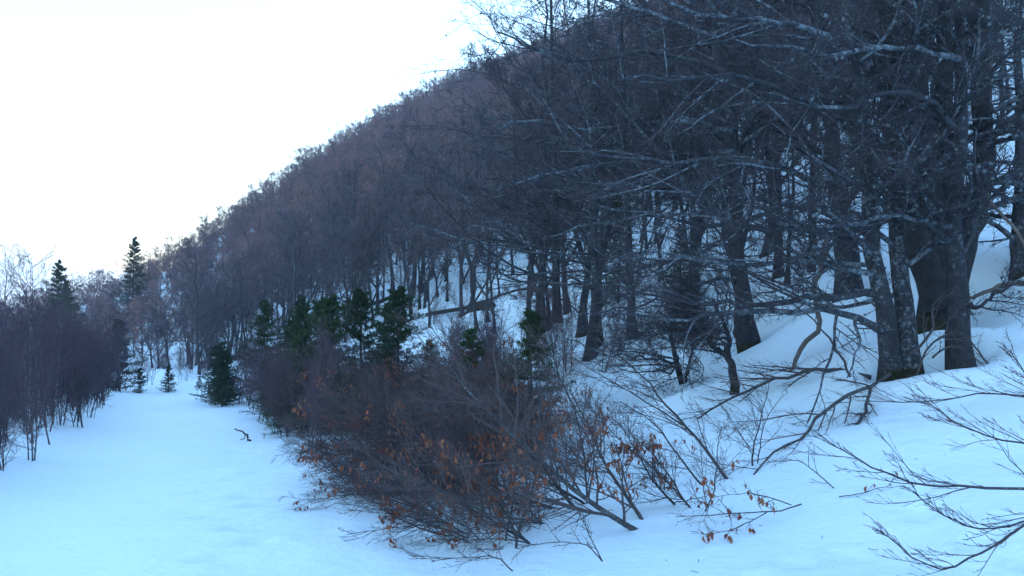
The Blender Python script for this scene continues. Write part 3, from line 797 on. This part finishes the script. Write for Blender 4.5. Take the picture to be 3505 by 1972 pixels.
branch_thing('beech_sapling', 'low curved beech spray in the bottom right corner', 'sapling',
    [(path((4.6, 4.5), (2760, 1180), (2640, 1270), (2530, 1350), (2450, 1400), (2380, 1432), (2300, 1405), (2215, 1335)), 0.009, 0.0025),
     (path((4.6, 4.7), (2700, 1250), (2600, 1300), (2480, 1330), (2380, 1300), (2300, 1240)), 0.007, 0.0025),
     (path((4.5, 4.6), (2950, 1620), (2860, 1400), (2760, 1180)), 0.02, 0.01)],
    62, 12, 5, 2, lf=0.3, **tag_right)

# ------------------------------------------------------------------ leaves
def leaf_mesh(seed):
    rng = np.random.default_rng(seed)
    n = 5
    t = np.linspace(0, 1, n); w = np.array([0.06, 0.8, 1.0, 0.62, 0.05])*0.017
    curl = rng.uniform(0.3, 1.1); fold = rng.uniform(0.25, 0.8)
    x = t*0.06*np.cos(t*curl*0.8); z = -0.06*t*np.sin(t*curl)*0.8
    V = []
    for i in range(n):
        V += [(x[i], -w[i], z[i]+fold*w[i]), (x[i], 0, z[i]), (x[i], w[i], z[i]+fold*w[i]*rng.uniform(0.6, 1.4))]
    F = []
    for i in range(n-1):
        F += [(3*i, 3*i+1, 3*i+4, 3*i+3), (3*i+1, 3*i+2, 3*i+5, 3*i+4)]
    return np.array(V), np.array(F)
LEAF = [leaf_mesh(i) for i in range(4)]
LEAF_ME = []
for V, F in LEAF:
    b = MB(); b.add(V, F); LEAF_ME.append(b.mesh('leaf', ['leaf']))
def leaf_points(rng, tips, n, sel=None, clump=6):
    """leaves hang in clumps along a few twigs"""
    l = tips[-1]
    if sel is not None:
        m = sel(l[:, 0])
        if m.sum() > 10: l = l[m]
    seeds = l[rng.integers(0, len(l), max(1, n//clump)), 0]
    d = np.linalg.norm(l[:, None, 0]-seeds[None], axis=2).min(1)
    near = l[np.argsort(d)[:n*2]]
    pick = near[rng.permutation(len(near))[:n]]
    f = rng.integers(1, pick.shape[1], len(pick))
    return pick[np.arange(len(pick)), f]
def leaves(o, tips, n, seed, sel=None, size=1.0, clump=9):
    rng = np.random.default_rng(seed)
    for p in leaf_points(rng, tips, n, sel, clump):
        lf = obj('leaf', LEAF_ME[rng.integers(0, 4)], o)
        s = rng.uniform(0.75, 1.25)*size/o.scale[0]
        lf.location = p; lf.scale = (s, s, s)
        lf.rotation_euler = (rng.normal()*0.5, R(rng.uniform(20, 95)), rng.uniform(0, 6.28))
def leaves_mesh(rng, pts, size):
    b = MB()
    for p in pts:
        V, F = LEAF[rng.integers(0, 4)]
        a, t = rng.uniform(0, 6.28), R(rng.uniform(20, 95))
        ca, sa, ct, st_ = math.cos(a), math.sin(a), math.cos(t), math.sin(t)
        X = V*size*rng.uniform(0.75, 1.25)
        X = np.stack([X[:, 0]*ct+X[:, 2]*st_, X[:, 1], -X[:, 0]*st_+X[:, 2]*ct], -1)
        X = np.stack([X[:, 0]*ca-X[:, 1]*sa, X[:, 0]*sa+X[:, 1]*ca, X[:, 2]], -1)
        b.add(X+p, F)
    return b.mesh('leaves', ['leaf'])

o, tips, _ = branch_thing('leafy_branch', 'low branch with russet leaves resting on open snow in the foreground', 'branch',
    [(path((7.15, 6.9), (2015, 1268), (1960, 1285), (1900, 1288), (1800, 1295), (1700, 1300)), 0.007, 0.003), (path((7.0, 6.8), (1990, 1270), (1930, 1250), (1880, 1240), (1800, 1250)), 0.005, 0.002),
     (path((7.0, 6.6), (1930, 1287), (1880, 1315), (1830, 1335), (1770, 1345)), 0.005, 0.002)],
    71, 8, 3, 0, lf=0.25, flat=0.3)
leaves(o, tips, 26, 1, clump=3)
o, tips, _ = branch_thing('leafy_branch', 'short twig with a few red brown leaves beside the budding sprays', 'branch',
    [(path((7.3, 7.35), (2110, 1250), (2170, 1240), (2230, 1225), (2290, 1240)), 0.005, 0.002)], 72, 6, 2, 0, lf=0.3)
leaves(o, tips, 9, 2, clump=3)
branch_thing('thin_sapling', 'fine forked twig sprouting from bare snow right of the russet leaves', 'sapling',
    [(path((7.55, 7.5), (2110, 1238), (2060, 1195), (2010, 1160), (1950, 1160)), 0.006, 0.002)], 73, 7, 3, 0, lf=0.4, part='stem')
branch_thing('thin_sapling', 'small bare twig poking from the snow at the bottom, right of centre', 'sapling',
    [(path((6.2, 6.1), (1515, 1412), (1470, 1370), (1380, 1365), (1300, 1380)), 0.005, 0.002), (path((6.2, 6.2), (1515, 1412), (1480, 1340), (1460, 1300)), 0.005, 0.002)], 74, 7, 4, 0, lf=0.35, part='stem')
branch_thing('thin_sapling', 'low bare twig bent flat over the snow at the bottom edge', 'sapling',
    [(path((6.3, 6.3), (1290, 1437), (1240, 1400), (1150, 1405), (1030, 1395)), 0.006, 0.002)], 75, 9, 4, 2, lf=0.35, part='stem', bias=(-0.3, 0, 0))
branch_thing('thin_sapling', 'long low twig arching out of the thicket over the track snow', 'sapling',
    [(path((7.2, 7.6), (1180, 1365), (1080, 1325), (980, 1330), (870, 1345)), 0.008, 0.002), (path((7.3, 7.9), (1150, 1330), (1050, 1290), (940, 1280), (840, 1265)), 0.007, 0.002)], 78, 9, 4, 2, lf=0.35, part='stem', bias=(-0.3, 0, 0))
branch_thing('broken_branch', 'broken stick standing in the smooth snow at the right edge of the track', 'branch',
    [(path((16.2, 16.2), (632, 1125), (625, 1105), (615, 1090), (590, 1078)), 0.03, 0.012), (path((16.2, 16.2), (618, 1092), (612, 1104), (603, 1106)), 0.012, 0.006)], 76, 0, 0, 0, lf=0.3)

# ------------------------------------------------------------------ leaning saplings along the track
LEAN = (-0.55, -0.06, 0.8)
lean_p = [sapling_proto(200+i, ns, L, LEAN, 21, n1, 9, 4, r0=r*1.1, curve=0.02, upright=0.0, wob=0.09) for i, (ns, L, n1, r) in enumerate(
    [(4, 2.3, 20, 0.022), (5, 2.1, 18, 0.018), (4, 2.0, 18, 0.016), (6, 1.8, 16, 0.015), (2, 2.6, 22, 0.028)])]
front = [  # x, y, proto, scale, own leaves, label
    (1.28, 7.3, 4, 0.95, 170, 'tallest leaning sapling, its thick dark stem slanting left from open snow'),
    (1.72, 7.62, 2, 0.75, 190, 'small leafy sapling, rightmost of the leaning ones, beside the thick slanting stem'),
    (0.80, 8.45, 0, 0.95, 280, 'leaning sapling full of russet leaves behind the thick slanting stem'),
    (0.15, 7.05, 1, 0.85, 290, 'low leaning sapling nearest the camera with hanging clumps of copper leaves'),
    (-0.36, 10.2, 0, 1.05, 260, 'grey stemmed leaning sapling deep in the russet thicket'),
    (-0.2, 8.3, 3, 0.9, 230, 'many stemmed leaning bush at the near corner of the thicket by the track')]
for i, (x, y, k, sc, nl, lab) in enumerate(front):
    (proto, tips) = lean_p[k]
    o = place('leaning_sapling', proto, x, y, rngF.uniform(-0.25, 0.25), sc, lab, 'sapling')
    leaves(o, tips, nl, 300+i, lambda p: p[:, 2] < 1.1, 0.82)
for i, (x, y, k, sc, lab) in enumerate([
    (-0.75, 8.9, 3, 0.75, 'low bush sprawling out over the track at the near end of the thicket'),
    (-0.35, 7.55, 2, 0.7, 'bent down sapling whose twig tips touch the snow of the track'),
    (-1.35, 10.2, 1, 0.7, 'dark sprawling sapling at the track edge behind the near bush'),
    (-1.95, 11.3, 3, 0.75, 'sprawling sapling farthest along the track edge before the birches'),
    (0.35, 7.75, 1, 0.6, 'nearly flat sapling under the copper leaves')]):
    proto, tips = lean_p[k]
    o = place('leaning_sapling', proto, x, y, rngF.uniform(-0.2, 0.4), sc, lab, 'sapling', tilt=(0.12, -0.42))
    leaves(o, tips, 120, 340+i, lambda p: p[:, 2] < 1.1, 0.82)
leaf_me = {}
rngL = np.random.default_rng(77)
def toe_xy(y, u):
    yy = TOE[:, 1]; i = np.searchsorted(yy, y)-1
    a, b = TOE[i], TOE[i+1]; f = (y-a[1])/(b[1]-a[1]); d = unit(np.array([b[0]-a[0], b[1]-a[1]]))
    return a[0]+f*(b[0]-a[0])+u*d[1], y-u*d[0]
spots = []
for y in np.arange(7.6, 17.0, 0.68):
    for u in (1.3, 2.0, 2.8, 3.6, 4.4):
        if u > 2.0+0.36*(y-6): continue
        x_, y_ = toe_xy(y+rngL.uniform(-0.3, 0.3), u+rngL.uniform(-0.35, 0.35))
        if x_ > 1.25 or (y_ > 12 and 1287+2021*x_/y_ < 1010): continue
        if any((x_-f[0])**2+(y_-f[1])**2 < 0.3 for f in front): continue
        spots.append((x_, y_))
LEANS = ['tall purple brown', 'many branched purple', 'short bushy brown', 'many stemmed dark', 'two stemmed long']
def lean_label(k): return LEANS[k]+' sapling leaning left in the dense thicket along the track'
for x_, y_ in spots:
    k = rngL.integers(0, 5); proto, tips = lean_p[k]
    o = place('leaning_sapling', proto, x_, y_, rngL.uniform(-0.35, 0.35), rngL.uniform(0.65, 1.0), lean_label(k), 'sapling', 'leaning saplings in the thicket along the track')
    if rngL.random() < 0.7:
        if k not in leaf_me:
            leaf_me[k] = leaves_mesh(rngL, leaf_points(rngL, tips, 340, lambda p: p[:, 2] < 1.4, 12), 0.75)
        tag(obj('leaves', leaf_me[k], o), kind='stuff')
# pale leaning stem with open twigs right of the thicket
branch_thing('leaning_sapling', 'pale slender sapling leaning far left on its own in front of the snowy slope', 'sapling',
    [(path((8.3, 9.3), (1830, 1208), (1780, 1140), (1720, 1070), (1660, 1000), (1600, 930), (1500, 850)), 0.019, 0.005), (path((8.7, 9.6), (1720, 1070), (1640, 1020), (1540, 960), (1440, 900)), 0.01, 0.004),
     (path((8.3, 8.6), (1765, 1220), (1700, 1140), (1640, 1060), (1560, 1010)), 0.012, 0.004)],
    81, 10, 6, 3, lf=0.35, flat=0.4, part='stem', bias=(-0.2, 0, 0))

counts = {}
def own_label(lab, u, y):
    """the saplings of a front row can be counted from the near end"""
    if u not in (0.45, -4.4): return lab
    n = counts[lab] = counts.get(lab, 0)+1
    return lab.replace(' in the purple thicket at the right side', ' at the right side').replace('crowded along', 'along').replace(' the dense thicket', ' the thicket').replace('young ', '')+', %s from the near end' % (ORD+['number %d' % q for q in range(15, 60)])[n-1].replace('leftmost', 'first')
# ------------------------------------------------------------------ upright birches and thin saplings
up_p = [sapling_proto(220+i, ns, L, (-0.08, -0.02, 1), 6, n1, 8, 4, twig='birch_twig', stem=st, r0=r, upright=0.06, rmin=0.0026) for i, (ns, L, n1, r, st) in enumerate(
    [(4, 2.8, 15, 0.018, 'stem'), (3, 3.0, 16, 0.02, 'birch'), (5, 2.4, 13, 0.014, 'stem'), (2, 3.2, 18, 0.022, 'birch')])]
for y in np.arange(13.4, 30, 0.62):
    for u in (0.45, 1.2, 2.0):
        if u > 1.0 and y < 17: continue
        if rngL.random() < 0.12: continue
        x_, y_ = toe_xy(y+rngL.uniform(-0.3, 0.3), u+rngL.uniform(-0.3, 0.3))
        k = rngL.integers(0, 4)
        lab = ('white stemmed young birch in the purple thicket at the right side of the track', 'young birches right of the track') if k in (1, 3) else ('thin purple twigged sapling crowded along the right side of the track', 'thin saplings right of the track')
        place('birch_sapling' if k in (1, 3) else 'thin_sapling', up_p[k][0], x_, y_, rngL.uniform(0, 6.28), rngL.uniform(0.52, 0.76), own_label(lab[0], u, y), 'sapling', lab[1], tilt=(rngL.normal()*0.09, rngL.normal()*0.09))
# loose thin saplings between the thicket and the slope
for i in range(22):
    x_, y_ = toe_xy(rngL.uniform(14, 24), rngL.uniform(3.2, 7.5))
    place('thin_sapling', up_p[(0, 2)[i % 2]][0], x_, y_, rngL.uniform(0, 6.28), rngL.uniform(0.5, 0.95), 'thin bare sapling on the snow between the thicket and the slope wood', 'sapling', 'loose saplings below the slope wood', tilt=(rngL.normal()*0.12, rngL.normal()*0.12))
# thicket on the left of the track
for y in np.arange(10.8, 39, 0.72):
    for u in (-4.4, -5.4, -6.6, -8.0, -9.8, -12):
        x_, y_ = toe_xy(y+rngL.uniform(-0.45, 0.45), u+rngL.uniform(-0.5, 0.5)-0.02*max(0, y-20))
        if x_/y_ < -0.72 or rngL.random() < 0.12: continue
        k = rngL.integers(0, 4)
        lab = ('white stemmed young birch in the thicket left of the track', 'young birches left of the track') if k in (1, 3) else ('thin dark sapling in the dense thicket left of the track', 'thin saplings left of the track')
        place('birch_sapling' if k in (1, 3) else 'thin_sapling', up_p[k][0], x_, y_, rngL.uniform(0, 6.28), rngL.uniform(0.75, 1.15)*(1.0 if u > -8 else 1.15)*(0.78 if y < 16 else 1), own_label(lab[0], u, y), 'sapling', lab[1], tilt=(rngL.normal()*0.09, rngL.normal()*0.09))

# ------------------------------------------------------------------ conifers
con = [conifer_proto(400, 3.2, 1.35), conifer_proto(401, 2.2, 0.85, whorl=0.15), conifer_proto(402, 9.0, 3.0, whorl=0.3, needle=0.075, dens=0.95, droop=-0.18), conifer_proto(403, 1.3, 0.5, whorl=0.11, needle=0.018)]
CH = (3.2, 2.2, 9.0, 1.3)
for nm, k, x, y, top, lab in [
    ('spruce_tree', 0, -3.75, 20.0, 1.75, 'dark green spruce with a pointed top, tallest of those behind the thicket'),
    ('spruce_tree', 0, -4.35, 19.3, 1.6, 'dark spruce just left of the tallest one behind the thicket'),
    ('spruce_tree', 0, -2.55, 18.0, 1.8, 'spreading spruce at the right end of the green row behind the thicket'),
    ('spruce_tree', 0, -3.3, 16.6, 0.3, 'low dense spruce half buried in the purple thicket'),
    ('spruce_tree', 0, -4.6, 17.6, 0.83, 'spruce hidden low behind the white birch stems'),
    ('spruce_tree', 0, -5.6, 21.5, 1.3, 'blackish spruce between the birch stems and the slope'),
    ('spruce_tree', 0, -2.95, 19.2, 1.4, 'bushy spruce filling the gap between the tallest spruce and the spreading one'),
    ('spruce_tree', 0, -4.9, 20.6, 1.5, 'dark spruce at the left end of the green row, beside the birches'),
    ('spruce_tree', 0, -1.7, 16.5, 0.7, 'low spruce with snow behind it at the right foot of the green row'),
    ('spruce_tree', 0, -3.9, 17.2, 0.75, 'broad spruce in the front of the green row'),
    ('spruce_tree', 0, -6.3, 23.0, 0.9, 'far spruce peeping over the purple birch thicket'),
    ('spruce_tree', 1, -0.75, 15.0, 1.0, 'thin young spruce among bare twigs in front of the slope'),
    ('spruce_tree', 1, 0.35, 14.0, 1.37, 'sparse young spruce at the right rim of the russet thicket'),
    ('pine_tree', 0, -9.2, 30.0, 1.3, 'taller bright green conifer at the far side of the spruces'),
    ('pine_tree', 0, -7.6, 29.0, 1.5, 'yellow green conifer right of the far bright one'),
    ('spruce_tree', 1, -11.4, 31.0, -0.45, 'round green conifer at the bend where the right thicket begins'),
    ('spruce_tree', 1, -10.3, 28.5, -0.6, 'low dark conifer with branches on the snow at the track edge'),
    ('spruce_tree', 1, -9.9, 27.4, -0.9, 'ragged dark conifer merged into the far end of the right thicket'),
    ('spruce_tree', 1, -10.8, 30.0, -0.25, 'tallest green conifer where the right thicket meets the bend'),
    ('spruce_tree', 1, -11.9, 33.5, -0.83, 'farthest small conifer at the right of the track bend'),
    ('spruce_tree', 1, -18.6, 38.0, 0.3, 'tall dark conifer at the left end of the track bend'),
    ('spruce_tree', 3, -17.4, 37.6, -1.98, 'short wide spruce just left of the snow mound'),
    ('spruce_tree', 1, -16.2, 37.9, -1.9, 'columnar little conifer standing alone on the end of the track'),
    ('spruce_tree', 3, -15.1, 38.8, -2.5, 'smallest spruce, alone on the snow mound'),
    ('fir_tree', 2, -34.5, 61.0, 3.8, 'large dark fir rising above the left thicket'),
    ('fir_tree', 2, -35.2, 63.5, 2.3, 'smaller fir tucked behind the large dark fir'),
    ('fir_tree', 2, -47.5, 101.0, 8.1, 'fir standing up from the skyline beside the ridge wood'),
    ('fir_tree', 2, 4.6, 22.0, 3.5, 'brownish dark fir behind the twigs of the burled beech'),
    ('fir_tree', 2, 3.6, 27.0, 5.0, 'dim dark fir deep in the slope wood')]:
    place(nm, con[k], x, y, rngL.uniform(0, 6.28), (top-gz(x, y))/CH[k], lab, 'conifer')

# brush and saplings at the foot of the wood beyond the bend
for y in np.arange(40.5, 66, 1.6):
    for u in np.arange(-9, 13, 2.2):
        x_, y_ = toe_xy(y+rngL.uniform(-0.7, 0.7), u+rngL.uniform(-1, 1))
        if rngL.random() < 0.35: continue
        k = rngL.integers(0, 4)
        place('thin_sapling' if k in (0, 2) else 'birch_sapling', up_p[k][0], x_, y_, rngL.uniform(0, 6.28), rngL.uniform(0.35, 0.75), 'small bare %s in the brush beyond the bend of the track' % ('sapling' if k in (0, 2) else 'birch'), 'sapling', 'saplings and birches in the brush beyond the bend')
# ------------------------------------------------------------------ fallen trunks on the slope
for i, (x0, y0, x1, y1, r, lab) in enumerate([
    (-5.0, 47.5, 1.2, 41.5, 0.14, 'fallen trunk lying across the snowy slope above the spruces'),
    (-14, 66, -9, 60, 0.22, 'dark fallen log between the trunks on the left slope'),
    (-24, 62, -16, 57, 0.2, 'long brown log at the foot of the wood beyond the track'),
    (-1.8, 41.5, -1.0, 40.6, 0.3, 'short mossy stump log beside the fallen trunk')]):
    n = 9
    t = np.linspace(0, 1, n)
    X, Y = x0+(x1-x0)*t, y0+(y1-y0)*t
    Z = height(X, Y)+r*0.7
    Z = np.linspace(Z[0], Z[-1], n)*0.6+Z*0.4
    b = MB(); V, F = tubes(np.stack([X-x0, Y-y0, Z-Z[0]], -1)[None], np.linspace(r, r*0.7, n)[None], 10, lumps(rngL, n, 10, 0.25)); b.add(V, F)
    o = tag(obj('fallen_log', b.mesh('fallen_log', ['mossy'])), lab, 'log'); o.location = (x0, y0, Z[0])

# ------------------------------------------------------------------ litter on the snow
def litter():
    rng = np.random.default_rng(9)
    n = 200
    y = rng.uniform(5.5, 18, n); x = y*rng.uniform(-0.1, 0.62, n)
    d, s, _ = poly_dist(TOE, x, y); k = d*s > 0.3
    x, y = x[k], y[k]
    for wx, wy, wr, wd in NEAR_TRUNKS:
        q = rng.normal(size=(60, 2))*wr*1.1; x = np.append(x, wx+q[:, 0]); y = np.append(y, wy+q[:, 1])
    a = rng.uniform(0, 6.28, len(x)); L = rng.exponential(0.03, len(x))+0.01
    P = np.stack([np.stack([x+np.cos(a)*L*t, y+np.sin(a)*L*t, height(x+np.cos(a)*L*t, y+np.sin(a)*L*t)+0.004], -1) for t in (-0.5, 0, 0.5)], 1)
    b = MB(); V, F = tubes(P, np.full(P.shape[:2], 0.0025), 3); b.add(V, F)
    tag(obj('twig_litter', b.mesh('twig_litter', ['bush_twig'])), 'scattered twig and bud litter on the shaded snow', 'litter', kind='stuff')
litter()

# ------------------------------------------------------------------ the hazy air
def haze():
    x0, x1, y0, y1, z0, z1 = -1320, 1320, -1310, 1330, -128, 166
    V = np.array([(x, y, z) for z in (z0, z1) for y in (y0, y1) for x in (x0, x1)], float)
    F = np.array([(0, 2, 3, 1), (4, 5, 7, 6), (0, 1, 5, 4), (2, 6, 7, 3), (0, 4, 6, 2), (1, 3, 7, 5)])
    m = bpy.data.materials.new('haze'); m.use_nodes = True
    nt = m.node_tree; nt.nodes.clear()
    pv = node(nt, 'ShaderNodeVolumePrincipled'); pv.inputs['Color'].default_value = (0.85, 0.9, 1.0, 1)
    pv.inputs['Density'].default_value = 0.0008
    out = node(nt, 'ShaderNodeOutputMaterial'); nt.links.new(pv.outputs[0], out.inputs['Volume'])
    M['haze'] = m
    b = MB(); b.add(V, F)
    me = b.mesh('haze', ['haze'])
    me.polygons.foreach_set('use_smooth', np.zeros(6, bool))
    tag(obj('haze', me), 'thin bluish winter haze filling the air over the valley', 'haze', kind='stuff')
haze()
